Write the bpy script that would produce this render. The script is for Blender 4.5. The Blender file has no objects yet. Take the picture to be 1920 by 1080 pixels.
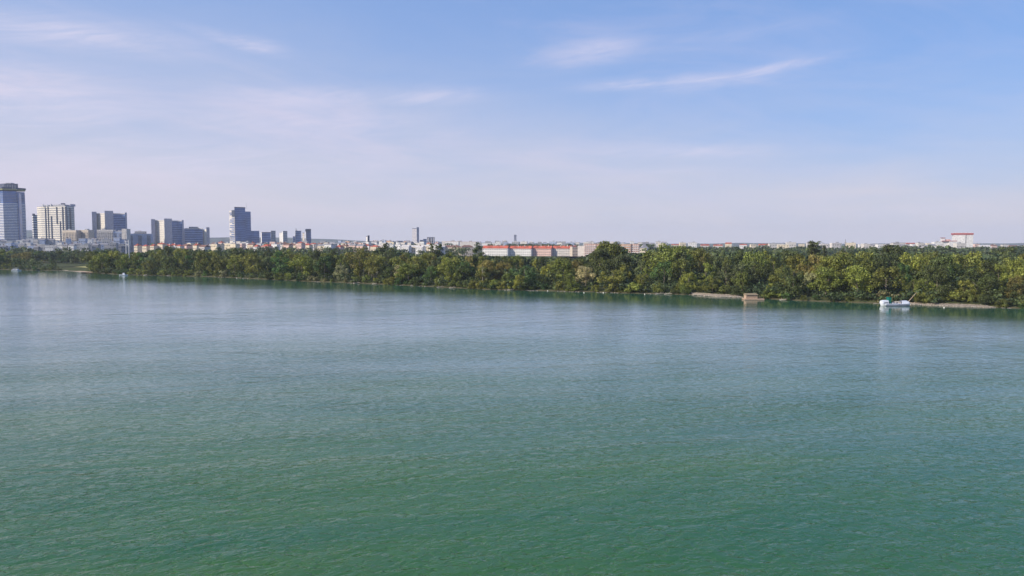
import bpy, math, random
import numpy as np
from mathutils import Vector
random.seed(7)
S = bpy.context.scene
COL = S.collection
R = math.radians

# ------------------------------------------------------------------ camera
F = 1387.0; H = 26.0; HZ = 456.0              # focal length in photo pixels, eye height, horizon row
PITCH = math.atan((540 - HZ) / F)
cd = bpy.data.cameras.new('camera'); cam = bpy.data.objects.new('camera', cd); COL.objects.link(cam)
cam.location = (0, 0, H); cam.rotation_euler = (math.pi/2 - PITCH, 0, 0)
cd.sensor_width = 36; cd.lens = 36*F/1920; cd.clip_end = 40000; cd.clip_start = .5
S.camera = cam
S.view_settings.view_transform = 'Standard'; S.view_settings.look = 'None'
S.view_settings.exposure = 0.12; S.view_settings.gamma = 1
CP, SP = math.cos(PITCH), math.sin(PITCH)
def ray(px, py):
    u, v = px-960, 540-py
    return Vector((u, F*CP+v*SP, -F*SP+v*CP))
def on_z(px, py, z=0.0):                       # ground point seen at a photo position
    d = ray(px, py); t = (z-H)/d.z
    return Vector((d.x*t, d.y*t, z))
def at(px, Y):                                 # x of a photo column at depth Y
    d = ray(px, HZ); return d.x/d.y*Y
def zat(py, Y):
    d = ray(960, py); return H + d.z/d.y*Y
def to_px(x, y): return 960 + x/y*ray(0, HZ).y

# ------------------------------------------------------------------ sun and sky
SUN_EL, SUN_AZ = R(29), R(-116)                # azimuth clockwise from the view direction
sv = Vector((math.sin(SUN_AZ)*math.cos(SUN_EL), math.cos(SUN_AZ)*math.cos(SUN_EL), math.sin(SUN_EL)))
sl = bpy.data.lights.new('sun', 'SUN'); sl.energy = 5.0; sl.angle = R(.55); sl.color = (1, .90, .76)
so = bpy.data.objects.new('sun', sl); COL.objects.link(so); so.rotation_euler = sv.to_track_quat('Z', 'Y').to_euler()
so.location = (-200, -200, 300)

class NT:
    """tiny helper for node trees"""
    def __init__(s, tree): s.t = tree; s.t.nodes.clear()
    def n(s, typ, inp=None, **kw):
        nd = s.t.nodes.new(typ)
        for k, v in kw.items(): setattr(nd, k, v)
        for k, v in (inp or {}).items(): s.put(nd.inputs[k], v)
        return nd
    def put(s, sock, v):
        if isinstance(v, bpy.types.NodeSocket): s.t.links.new(v, sock)
        elif isinstance(v, bpy.types.Node): s.t.links.new(v.outputs[0], sock)
        else: sock.default_value = v
    def m(s, op, a, b=None, c=None, clamp=False):
        i = {0: a}
        if b is not None: i[1] = b
        if c is not None: i[2] = c
        nd = s.n('ShaderNodeMath', i, operation=op); nd.use_clamp = clamp
        return nd.outputs[0]
    def mix(s, f, a, b, bt='MIX'):
        nd = s.n('ShaderNodeMix', data_type='RGBA', blend_type=bt)
        s.put(nd.inputs[0], f); s.put(nd.inputs[6], a); s.put(nd.inputs[7], b)
        return nd.outputs[2]
    def smooth(s, v, lo, hi, a=0.0, b=1.0):
        nd = s.n('ShaderNodeMapRange', {0: v, 1: lo, 2: hi, 3: a, 4: b}, interpolation_type='SMOOTHSTEP')
        return nd.outputs[0]
    def noise(s, vec, scale, detail=4, rough=.55, dist=0.0):
        return s.n('ShaderNodeTexNoise', {'Vector': vec, 'Scale': scale, 'Detail': detail, 'Roughness': rough, 'Distortion': dist}).outputs[0]

W = bpy.data.worlds.new('World'); S.world = W; W.use_nodes = True
w = NT(W.node_tree)
sky = w.n('ShaderNodeTexSky', sky_type='NISHITA', sun_disc=False, sun_elevation=SUN_EL, sun_rotation=SUN_AZ,
          altitude=170, air_density=1.0, dust_density=1.0, ozone_density=1.3)
tc = w.n('ShaderNodeTexCoord').outputs['Generated']
sp = w.n('ShaderNodeSeparateXYZ', {0: tc})
az = w.m('ARCTAN2', sp.outputs[0], sp.outputs[1])
el = w.m('ARCSINE', sp.outputs[2])
def azel(px, py):
    d = ray(px, py).normalized(); return math.atan2(d.x, d.y), math.asin(d.z)
K = 0.10
def kc(r, g, b): return (r/K, g/K, b/K, 1)
# dry blue air, a little pale overall
base = w.mix(1.0, sky.outputs[0], (.80, .98, 1.22, 1), 'MULTIPLY')
zen = w.smooth(el, .12, .60)
deep = w.mix(zen, kc(.25, .42, .81), kc(.13, .285, .69))
base = w.mix(.65, base, deep)
# pale lavender summer haze low down, reaching higher on the left
azf = w.smooth(az, -.75, .75)
base = w.mix(w.m('MULTIPLY_ADD', azf, -.30, .30), base, kc(.44, .54, .80))
top = w.m('MULTIPLY_ADD', azf, -.15, .36)
wob = w.noise(w.n('ShaderNodeCombineXYZ', {0: w.m('MULTIPLY', az, 1.6), 1: w.m('MULTIPLY', el, 7.0)}), 1.6, 5, .6, .4)
elw = w.m('MULTIPLY_ADD', w.m('SUBTRACT', wob, .5), -.16, el)
hz = w.m('SUBTRACT', 1.0, w.m('DIVIDE', elw, top), clamp=True)
hz = w.m('POWER', hz, 1.5)
hz = w.m('MULTIPLY', hz, 1.18, clamp=True)
c1 = w.mix(hz, base, kc(.63, .615, .695))
# broad thin veil on the left
vc = w.n('ShaderNodeCombineXYZ', {0: w.m('MULTIPLY', az, 2.0), 1: w.m('MULTIPLY_ADD', az, .8, w.m('MULTIPLY', el, 9.0)), 2: 3.3})
veil = w.smooth(w.noise(vc, 1.3, 7, .62, .6), .42, .78)
veil = w.m('MULTIPLY', veil, w.m('MULTIPLY_ADD', azf, -.50, .66))
veil = w.m('MULTIPLY', veil, w.smooth(el, .55, .2))
c2 = w.mix(veil, c1, kc(.70, .64, .78))
# separate wisps
fil = w.noise(w.n('ShaderNodeCombineXYZ', {0: w.m('MULTIPLY', az, 9.0), 1: w.m('MULTIPLY_ADD', az, -9.0, w.m('MULTIPLY', el, 68.0)), 2: 1.0}), 1.0, 8, .66, 1.0)
fil = w.smooth(fil, .32, .72)
tot = None
#       px    py   half w  half h  rise  strength
WISP = [(478, 84, 62, 15, -.10, .75), (420, 72, 90, 13, -.22, .35), (560, 185, 250, 22, .06, .45), (560, 232, 330, 34, .03, .38), (800, 180, 115, 17, .05, .75),
        (1110, 98, 95, 26, .12, .55), (1180, 158, 130, 12, .0, .5), (1320, 152, 160, 15, .02, .55), (1440, 132, 120, 12, .16, .65), (1290, 284, 190, 15, -.02, .45),
        (130, 62, 240, 34, .0, .6), (300, 300, 460, 60, .02, .42), (1400, 62, 170, 16, .08, .2), (40, 190, 300, 80, .0, .5), (1240, 318, 120, 8, .0, .25), (1720, 395, 150, 12, .0, .2)]
for px, py, hw, hh, rise, st in WISP:
    a0, e0 = azel(px, py); a1, _ = azel(px+hw, py); _, e1 = azel(px, py-hh)
    da = w.m('SUBTRACT', az, a0)
    x = w.m('DIVIDE', da, a1-a0)
    y = w.m('DIVIDE', w.m('SUBTRACT', w.m('MULTIPLY_ADD', da, -rise, el), e0), e1-e0)
    r2 = w.m('ADD', w.m('MULTIPLY', x, x), w.m('MULTIPLY', y, y))
    g = w.m('MULTIPLY', w.m('EXPONENT', w.m('MULTIPLY', r2, -1.3)), st)
    tot = g if tot is None else w.m('MAXIMUM', tot, g)
tot = w.m('MULTIPLY', tot, w.m('MULTIPLY_ADD', fil, .9, .32), clamp=True)
c3 = w.mix(w.m('MULTIPLY', tot, .85), c2, kc(.74, .69, .83))
bg = w.n('ShaderNodeBackground', {0: c3, 1: K})
w.n('ShaderNodeOutputWorld', {0: bg})

# ------------------------------------------------------------------ materials
def mat(name, col, rough=.8, var=.12, scale=.35, spec=.3, metal=0.0, col2=None):
    m = bpy.data.materials.new(name); m.use_nodes = True; t = NT(m.node_tree)
    tc = t.n('ShaderNodeTexCoord').outputs['Object']
    nz = t.noise(tc, scale, 5, .6)
    c2 = col2 or tuple(max(0, c*(1-2.2*var)) for c in col)
    c = t.mix(t.smooth(nz, .3, .7), (*c2, 1), (*[min(1, x*(1+var)) for x in col], 1))
    p = t.n('ShaderNodeBsdfPrincipled', {'Base Color': c, 'Roughness': rough, 'Metallic': metal, 'Specular IOR Level': spec})
    t.n('ShaderNodeOutputMaterial', {0: p}); return m
M = dict(
    white=mat('white_render', (.74, .72, .70)), offwhite=mat('offwhite_concrete', (.62, .58, .54)), cream=mat('cream_render', (.72, .62, .46)),
    paleblue=mat('pale_blue_render', (.42, .48, .62)), beige=mat('beige_concrete', (.56, .48, .39)), orange=mat('salmon_render', (.66, .40, .26)),
    pink=mat('pink_render', (.68, .48, .42)), grey=mat('grey_concrete', (.34, .34, .36)), dark=mat('dark_cladding', (.08, .095, .15)),
    slab=mat('greyish_stone_slab', (.42, .41, .48)), redroof=mat('red_tiles', (.52, .12, .07), var=.3, scale=.2), brownroof=mat('brown_tiles', (.22, .12, .09)),
    greyroof=mat('grey_roof', (.28, .27, .28)), redtrim=mat('red_trim', (.42, .11, .11)), yellow=mat('yellow_netting', (.42, .42, .18)),
    glass=mat('blue_glass', (.06, .13, .34), rough=.18, spec=.8, var=.2, scale=.05), darkglass=mat('dark_glass', (.035, .05, .085), rough=.2, spec=.6),
    winglass=mat('window_glass', (.05, .06, .08), rough=.15, spec=.6), blueband=mat('blue_grey_spandrel', (.22, .32, .54), rough=.5),
    brightband=mat('warm_white_panel', (.78, .72, .62)), wood=mat('pale_wood', (.46, .33, .24), scale=3), darkwood=mat('weathered_wood', (.16, .11, .08), scale=3),
    thatch=mat('reed_roof', (.30, .23, .14), scale=5), boatwhite=mat('boat_white', (.66, .69, .76), rough=.35), boatblue=mat('boat_blue_grey', (.52, .55, .68), rough=.4),
    green=mat('green_tarpaulin', (.006, .14, .11), rough=.6), metal=mat('galvanised_pole', (.68, .68, .68), rough=.4), stone=mat('pale_stone', (.46, .40, .33), var=.3, scale=2),
    deadwood=mat('bleached_driftwood', (.50, .44, .36)), buoy=mat('pale_buoy', (.80, .78, .70), rough=.4), bark=mat('grey_bark', (.20, .17, .13), scale=2),
    mastred=mat('mast_dark', (.16, .13, .13)),
)
def leaf_material(name, objcolor=True):
    m = bpy.data.materials.new(name); m.use_nodes = True; t = NT(m.node_tree)
    geo = t.n('ShaderNodeNewGeometry')
    if objcolor:
        base = t.n('ShaderNodeObjectInfo').outputs['Color']
    else:
        vo = t.n('ShaderNodeTexVoronoi', {'Vector': geo.outputs['Position'], 'Scale': .085})
        rr = t.n('ShaderNodeSeparateColor', {0: vo.outputs['Color']})
        base = t.mix(rr.outputs[0], (.045, .070, .028, 1), (.115, .135, .042, 1))
        base = t.mix(t.m('MULTIPLY', rr.outputs[1], .5), base, (.050, .085, .045, 1))
    rnd = geo.outputs['Random Per Island']
    v = t.m('MULTIPLY_ADD', rnd, .85, .55)
    nz = t.noise(geo.outputs['Position'], .45, 3)
    v = t.m('MULTIPLY', v, t.smooth(nz, .32, .68, .50, 1.6))
    c = t.mix(1.0, base, t.n('ShaderNodeCombineXYZ', {0: v, 1: v, 2: v}), 'MULTIPLY')
    c = t.mix(t.smooth(rnd, .72, 1.0, 0, .28), c, (.13, .14, .045, 1))
    d = t.n('ShaderNodeBsdfPrincipled', {'Base Color': c, 'Roughness': .55, 'Specular IOR Level': .25})
    tr = t.n('ShaderNodeBsdfTranslucent', {0: t.mix(1.0, c, (1.5, 1.7, .7, 1), 'MULTIPLY')})
    mx = t.n('ShaderNodeMixShader', {0: .2, 1: d, 2: tr})
    t.n('ShaderNodeOutputMaterial', {0: mx}); return m
LEAF = leaf_material('leaves'); FARLEAF = leaf_material('far_leaves', False)

# ------------------------------------------------------------------ object helpers
def mesh(name, verts, faces, m, parent=None, loc=None, smooth=False):
    me = bpy.data.meshes.new(name); me.from_pydata([tuple(v) for v in verts], [], faces); me.update()
    for mm in (m if isinstance(m, (list, tuple)) else [m]): me.materials.append(mm)
    if smooth: me.polygons.foreach_set('use_smooth', [True]*len(me.polygons))
    return link(name, me, parent, loc)
def link(name, data, parent=None, loc=None):
    o = bpy.data.objects.new(name, data); COL.objects.link(o)
    if parent is not None: o.parent = parent
    if loc is not None: o.location = loc
    return o
def tag(o, label, cat, group=None):
    o['label'] = label; o['category'] = cat
    if group: o['group'] = group
    return o
def empty(name, loc, rz=0):
    o = link(name, None, None, loc); o.rotation_euler = (0, 0, rz); o.empty_display_size = 2; return o
def quads_mesh(name, V, m):                    # V: (n,4,3) loose quads
    n = len(V); me = bpy.data.meshes.new(name)
    me.vertices.add(n*4); me.vertices.foreach_set('co', np.ascontiguousarray(V, dtype=np.float32).ravel())
    me.loops.add(n*4); me.loops.foreach_set('vertex_index', np.arange(n*4, dtype=np.int32))
    me.polygons.add(n); me.polygons.foreach_set('loop_start', np.arange(0, n*4, 4, dtype=np.int32))
    me.polygons.foreach_set('loop_total', np.full(n, 4, dtype=np.int32))
    me.update(calc_edges=True); me.materials.append(m); return me
def prism_data(poly, z0, z1, inset=None):
    n = len(poly); v = [(x, y, z0) for x, y in poly] + [(x, y, z1) for x, y in (inset or poly)]
    f = [[i, (i+1) % n, n+(i+1) % n, n+i] for i in range(n)] + [list(range(n))[::-1], list(range(n, 2*n))]
    return v, f
def prism(name, poly, z0, z1, m, parent=None, org=(0, 0)):
    p = [(x-org[0], y-org[1]) for x, y in poly]
    a = sum(p[i][0]*p[(i+1) % len(p)][1]-p[(i+1) % len(p)][0]*p[i][1] for i in range(len(p)))
    if a < 0: p = p[::-1]
    return mesh(name, *prism_data(p, z0, z1), m, parent)
def grow(poly, k):
    cx = sum(p[0] for p in poly)/len(poly); cy = sum(p[1] for p in poly)/len(poly); out = []
    for x, y in poly:
        d = math.hypot(x-cx, y-cy); out.append((x+(x-cx)/d*k, y+(y-cy)/d*k))
    return out
def boxes_data(bs):
    v, f = [], []
    for (x0, x1, y0, y1, z0, z1) in bs:
        k = len(v); v += [(x0, y0, z0), (x1, y0, z0), (x1, y1, z0), (x0, y1, z0), (x0, y0, z1), (x1, y0, z1), (x1, y1, z1), (x0, y1, z1)]
        f += [[k+i for i in q] for q in ((0, 3, 2, 1), (4, 5, 6, 7), (0, 1, 5, 4), (1, 2, 6, 5), (2, 3, 7, 6), (3, 0, 4, 7))]
    return v, f
def box(name, x0, x1, y0, y1, z0, z1, m, parent=None):
    return mesh(name, *boxes_data([(x0, x1, y0, y1, z0, z1)]), m, parent)
def tube_data(a, b, r0, r1, n=7):
    a, b = Vector(a), Vector(b); d = (b-a).normalized(); u = d.orthogonal().normalized(); v = d.cross(u)
    vs = [a+(u*math.cos(2*math.pi*i/n)+v*math.sin(2*math.pi*i/n))*r0 for i in range(n)] + [b+(u*math.cos(2*math.pi*i/n)+v*math.sin(2*math.pi*i/n))*r1 for i in range(n)]
    return vs, [[i, (i+1) % n, n+(i+1) % n, n+i] for i in range(n)]+[list(range(n))[::-1], list(range(n, 2*n))]
def merge(*vf):
    V, Fc = [], []
    for v, f in vf:
        k = len(V); V += list(v); Fc += [[i+k for i in q] for q in f]
    return V, Fc
def tube(name, a, b, r0, r1, m, parent=None): return mesh(name, *tube_data(a, b, r0, r1), m, parent)

# labels that single things out are put together at the end from look, row and nearest landmark
LM = [(-10, 'at the left picture edge'), (45, 'below the tallest tower'), (106, 'below the white balcony tower'), (150, 'by the little grass beach'), (206, 'below the larger concrete slab offices'),
      (238, 'by the pair of white masts'), (315, 'below the second slab offices'), (370, 'below the low curved offices'), (455, 'below the blue glass tower'),
      (510, 'below the small blue office blocks'), (570, 'below the spired tower'), (640, 'right of the far city towers'), (690, 'below the slim dark tower'), (745, 'by the bushy silver willow'),
      (780, 'below the tall slim tower'), (840, 'below the pale yellow hall'), (895, 'by the lone column poplar'), (950, 'below the red roof, left end'), (1005, 'below the red roof, middle'), (1060, 'below the red roof, right end'),
      (1150, 'below the salmon apartment block'), (1210, 'below the grey gabled house'), (1275, 'left of the gravel bank'), (1340, 'above the gravel bank'), (1415, 'by the wooden raft hut'),
      (1470, 'right of the raft hut'), (1525, 'below the dark poplar trio'), (1590, 'by the lattice mast'), (1640, 'left of the moored white boat'), (1680, 'behind the moored white boat'), (1725, 'right of the moored white boat'),
      (1790, 'below the red-trimmed white block'), (1850, 'above the stony bank end'), (1915, 'at the right edge')]
ORD = ['first', 'second', 'third', 'fourth', 'fifth', 'sixth', 'seventh', 'eighth', 'ninth', 'tenth', 'eleventh', 'twelfth', 'thirteenth', 'fourteenth', 'fifteenth', 'sixteenth']
REG = []
def later(o, look, px, row, cat, group):
    o['category'] = cat; o['group'] = group; REG.append((o, look, px, row))
def finish_labels():
    B = {}
    for o, look, px, row in REG:
        lm = min(LM, key=lambda q: abs(q[0]-px))[1]
        B.setdefault((look, row, lm), []).append((px, o))
    for (look, row, lm), L in B.items():
        L.sort(key=lambda q: q[0])
        for i, (px, o) in enumerate(L):
            s = f'{look} {row} {lm}'
            if len(L) == 2: s += (', left one', ', right one')[i]
            elif len(L) > 2: s += ', leftmost' if i == 0 else ', rightmost' if i == len(L)-1 else f', {ORD[i]} from left'
            o['label'] = s

# ------------------------------------------------------------------ water
def lerp_tab(tab, x):
    if x <= tab[0][0]: return tab[0][1]
    for (a, va), (b, vb) in zip(tab, tab[1:]):
        if x <= b: return va+(vb-va)*(x-a)/(b-a)
    return tab[-1][1]
SHORE = [(-60, 504), (0, 505), (60, 507), (118, 507), (165, 511), (225, 515), (330, 517.5), (400, 519), (470, 522.5), (560, 527), (640, 530), (700, 532.5), (780, 536), (850, 540), (900, 542.5),
         (1000, 545), (1100, 547.5), (1200, 550.5), (1290, 552.5), (1310, 553.5), (1345, 556), (1385, 557.5), (1400, 559), (1500, 564), (1600, 567.5), (1700, 570.5), (1760, 573), (1850, 576), (1920, 578.5), (1990, 581)]
def shore(px): p = on_z(px, lerp_tab(SHORE, px)); return p
wm = bpy.data.materials.new('river_water'); wm.use_nodes = True; t = NT(wm.node_tree)
pos = t.n('ShaderNodeNewGeometry').outputs['Position']
def mapped(rot, sx, sy):                       # turn first, then stretch along the crests
    a = t.n('ShaderNodeMapping', {'Vector': pos, 'Rotation': (0, 0, rot)}).outputs[0]
    return t.n('ShaderNodeMapping', {'Vector': a, 'Scale': (sx, sy, 1)}).outputs[0]
def ridged(n): return t.m('MULTIPLY', t.m('ABSOLUTE', t.m('SUBTRACT', n, .5)), -1.6)
n1 = t.noise(mapped(R(-24), .34, .58), 1.0, 2, .5, .5)
n2 = t.noise(mapped(R(-12), 1.0, 1.45), 1.0, 3, .55, .5)
n3 = t.noise(mapped(R(-34), 2.4, 3.6), 1.0, 2, .5, .3)
n4 = t.noise(mapped(R(-40), .045, .12), 1.0, 2, .5, .3)
patch = t.noise(mapped(R(-10), .009, .026), 1.0, 5, .6, .8)
pm = t.smooth(patch, .34, .66, .68, 1.2)
hgt = t.m('ADD', t.m('MULTIPLY', t.m('ADD', n1, t.m('MULTIPLY', ridged(n1), .45)), .44), t.m('ADD', t.m('MULTIPLY', t.m('ADD', n2, t.m('MULTIPLY', ridged(n2), .8)), .31), t.m('MULTIPLY', n3, .075)))
hgt = t.m('ADD', hgt, t.m('MULTIPLY', n4, .5))
# the far bank lies in the lee of the wood: the ripples die down towards it
ysep = t.n('ShaderNodeSeparateXYZ', {0: pos}).outputs[1]
lee = t.smooth(ysep, 80, 300, 1.3, .62)
lee = t.m('MULTIPLY', lee, t.smooth(t.m('MULTIPLY_ADD', t.n('ShaderNodeSeparateXYZ', {0: pos}).outputs[0], .61, ysep), 310, 385, 1.0, .27))
n5 = t.noise(mapped(R(-20), .15, .27), 1.0, 3, .5, .6)
hgt = t.m('ADD', hgt, t.m('MULTIPLY', n5, .75))
hgt = t.m('MULTIPLY', hgt, t.m('MULTIPLY', pm, lee))
bump = t.n('ShaderNodeBump', {'Strength': 1.0, 'Distance': .26, 'Height': hgt})
# green water on the near side; farther out, sky reflection painted in as grey-blue
murk = t.smooth(t.noise(mapped(R(-12), .012, .035), 1.0, 5, .6, .5), .3, .7)
near = t.mix(murk, (.022, .104, .036, 1), (.048, .128, .020, 1))
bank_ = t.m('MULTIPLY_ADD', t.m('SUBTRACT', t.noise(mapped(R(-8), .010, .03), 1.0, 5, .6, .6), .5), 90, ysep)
sky_sheen = t.mix(t.smooth(t.noise(mapped(R(-5), .006, .03), 1.0, 4, .6, .4), .35, .65), (.24, .335, .355, 1), (.31, .385, .42, 1))
wc = t.mix(t.smooth(bank_, 60, 270), near, sky_sheen)
# dark green tree reflection painted in along the far bank, which runs along y + 0.61 x = 415
far_ = t.m('MULTIPLY_ADD', t.n('ShaderNodeSeparateXYZ', {0: pos}).outputs[0], .61, bank_)
wc = t.mix(t.smooth(far_, 305, 375), wc, (.028, .098, .056, 1))
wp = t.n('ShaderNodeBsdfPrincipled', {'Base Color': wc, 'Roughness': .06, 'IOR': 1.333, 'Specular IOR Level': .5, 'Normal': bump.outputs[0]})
t.n('ShaderNodeOutputMaterial', {0: wp})
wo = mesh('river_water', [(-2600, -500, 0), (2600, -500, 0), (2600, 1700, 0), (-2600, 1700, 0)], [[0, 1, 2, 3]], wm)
wo['kind'] = 'structure'

# ------------------------------------------------------------------ ground
gm = bpy.data.materials.new('meadow_and_earth'); gm.use_nodes = True; t = NT(gm.node_tree)
pos = t.n('ShaderNodeNewGeometry').outputs['Position']
a = t.noise(pos, .02, 6, .6); b = t.noise(pos, .6, 5, .6)
c = t.mix(t.smooth(a, .35, .65), (.060, .080, .026, 1), (.115, .115, .050, 1)); c = t.mix(t.smooth(b, .3, .75), c, (.05, .062, .028, 1))
z = t.n('ShaderNodeSeparateXYZ', {0: pos}).outputs[2]
c = t.mix(t.smooth(t.m('MULTIPLY_ADD', b, .5, z), .3, .8), (.12, .10, .06, 1), c)
t.n('ShaderNodeOutputMaterial', {0: t.n('ShaderNodeBsdfPrincipled', {'Base Color': c, 'Roughness': .95, 'Specular IOR Level': .1})})
GZ = 2.0
SL = [Vector((-2500, 1500, 0)), Vector((-1200, 1010, 0))] + [shore(px) for px in range(-60, 1991, 10)] + [Vector((420, 150, 0)), Vector((700, -120, 0)), Vector((1600, -450, 0))]
V, Fc = [], []
rows = [(-3, -1.0), (0, -.15), (2.0, .35), (6, 1.1), (16, GZ), (60, GZ), (400, GZ)]
for i, p in enumerate(SL):
    q = SL[min(i+1, len(SL)-1)]; r_ = SL[max(i-1, 0)]; d = (q-r_).normalized(); nrm = Vector((-d.y, d.x, 0))
    j = .6*math.sin(i*1.7)+.5*math.sin(i*.53+1)
    for off, zz in rows:
        o_ = off + (j if off in (0, 2.0, 6) else 0)
        V.append((p.x+nrm.x*o_, p.y+nrm.y*o_, zz))
    V.append((p.x*1.2+nrm.x*9000*.3, 9000, GZ))
nr = len(rows)+1
for i in range(len(SL)-1):
    for k in range(nr-1):
        a_ = i*nr+k; Fc.append([a_, a_+nr, a_+nr+1, a_+1])
# straight far sheet instead of the fan's last ring
Fc = [f for f in Fc if (f[0] % nr) < nr-2]
go = mesh('ground', V, Fc, gm); go['kind'] = 'structure'
fv = []
for i in range(len(SL)): fv.append(V[i*nr+nr-2])
fx = [(-9500, 1900), (-9500, 9000), (9500, 9000), (9500, 0), (1900, 0)]
# far plain: one sheet sharing the last ring
import bmesh
bm = bmesh.new(); bm.from_mesh(go.data); bm.verts.ensure_lookup_table()
ring = [bm.verts[i*nr+nr-2] for i in range(len(SL))]
outer = []
for i, v_ in enumerate(ring):
    ang = -1+2*i/(len(ring)-1)
    outer.append(bm.verts.new((ang*9500, 9000 if abs(ang) < .93 else 1500, GZ)))
for i in range(len(ring)-1):
    try: bm.faces.new((ring[i], ring[i+1], outer[i+1], outer[i]))
    except ValueError: pass
for v_ in [v for v in bm.verts if not v.link_faces]: bm.verts.remove(v_)
bm.normal_update(); bm.to_mesh(go.data); bm.free()

# far ridge
def ridge():
    tab = [(-300, 432), (0, 432), (60, 431), (110, 436), (180, 442), (300, 444), (420, 444.5), (520, 446), (600, 447.5), (680, 450.5), (760, 453), (900, 455), (1100, 456), (1500, 456), (1740, 457), (1800, 456), (1900, 455.5), (2200, 454)]
    V, Fc = [], []; xs = list(range(-300, 2201, 12)); prof = [(0, 0), (300, .45), (700, .85), (1100, 1.0), (1500, .8)]
    for px in xs:
        h = zat(lerp_tab(tab, px) + .7*math.sin(px*.021)+.35*math.sin(px*.067), 7600)-GZ
        for dy, k in prof: V.append((at(px, 7600), 6500+dy, GZ-.5+max(10, h)*k))
    n = len(prof)
    for i in range(len(xs)-1):
        for k in range(n-1): a_ = i*n+k; Fc.append([a_, a_+n, a_+n+1, a_+1])
    o = mesh('hills', V, Fc, mat('far_hill', (.07, .09, .045), var=.4, scale=.004), smooth=True); o['kind'] = 'structure'
ridge()

# ------------------------------------------------------------------ buildings: helpers
UNITW = {}
def window_unit(w_, h_, m, nm):
    k = (round(w_, 1), round(h_, 1), m.name, nm)
    if k not in UNITW:
        me = bpy.data.meshes.new(nm); me.from_pydata(*(lambda vf: (vf[0], [], vf[1]))(boxes_data([(-w_/2, w_/2, -.12, .10, 0, h_)]))); me.materials.append(m); UNITW[k] = me
    return UNITW[k]
def house(name, px0, px1, ytop, Y, yaw, depth, wall, roof, rmat, nr_, nc, wmat='winglass', z0=GZ, chim=0, balc=False, roofk=.35):
    w_ = (px1-px0)*Y/ray(0, HZ).y; cx = at((px0+px1)/2, Y); top = zat(ytop, Y)
    e = empty(name, (cx, Y, z0), R(yaw)); h = max(4.0, top-z0); hw = w_/2
    rh = 0
    if roof in ('gable', 'hip'): rh = min(depth*.5*roofk*1.6, h*.4)
    hb = h-rh
    box('wall', -hw, hw, 0, depth, -.3, hb, M[wall], e)
    if roof == 'flat':
        mesh('parapet', *boxes_data([(-hw-.25, hw+.25, -.25, depth+.25, hb+.003, hb+.6)]), M[rmat], e)
        if w_ > 14:
            x = random.uniform(-.5, .2)*hw; box('stair_head', x, x+min(7, w_*.25), depth*.3, depth*.7, hb+.603, hb+3.0, M['grey' if wall != 'grey' else 'offwhite'], e)
    else:
        k = hw if roof == 'gable' else hw-depth*.45
        if k < hw*.2: k = hw*.2
        o = .5
        v = [(-hw-o, -o, hb), (hw+o, -o, hb), (hw+o, depth+o, hb), (-hw-o, depth+o, hb), (-k, depth/2, hb+rh), (k, depth/2, hb+rh)]
        mesh('roof', v, [[0, 1, 5, 4], [1, 2, 5], [2, 3, 4, 5], [3, 0, 4], [3, 2, 1, 0]], M[rmat], e)
    for i in range(chim):
        x = (-.8+1.6*(i+.5)/chim+random.uniform(-.08, .08))*hw
        box('chimney', x-.6, x+.6, depth*.35, depth*.35+1.2, hb+rh*.5, hb+rh+1.6, M['offwhite' if i % 2 else 'brownroof'], e)
    if nr_ and nc:
        ww = min(2.4, w_/nc*.4); wh = min(1.7, hb/nr_*.4); me = window_unit(ww, wh, M[wmat], 'window')
        for r in range(nr_):
            for c_ in range(nc):
                o = link('window', me, e, (-hw+w_*(c_+.5)/nc, -.02, hb*(r+.32)/nr_+.3))
        if balc:
            for r in range(1, nr_):
                box('balcony', -hw*.94, hw*.94, -1.3, -.004, hb*r/nr_-.2, hb*r/nr_+.75, M['white'], e)
    return e
def ftower(name, pts, back, ytop, Y, m, z0=GZ, parent=None, org=None, pname='wall', ybot=None):
    """prism whose visible corners are (px, Y) and whose back lies `back` metres deeper"""
    P = [(at(px, y), y) for px, y in pts]
    dl = Vector((P[0][0], P[0][1])).normalized(); dr = Vector((P[-1][0], P[-1][1])).normalized()
    poly = P + [(P[-1][0]+dr.x*back*.96-1, P[-1][1]+dr.y*back), (P[0][0]+dl.x*back*.96+1, P[0][1]+dl.y*back)]
    if parent is None:
        parent = empty(name, (sum(p[0] for p in poly)/len(poly), sum(p[1] for p in poly)/len(poly), 0)); org = (parent.location.x, parent.location.y)
    zb = z0 if ybot is None else zat(ybot, Y)
    prism(pname, poly, zb, zat(ytop, Y), m, parent, org)
    return parent, org, poly
def bands(parent, org, poly, z0, z1, n, th, m, out=.5, nm='floor_band'):
    for i in range(n):
        z = z0+(z1-z0)*(i+.5)/n
        prism(nm, grow(poly, out), z-th/2, z+th/2, m, parent, org)

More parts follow.
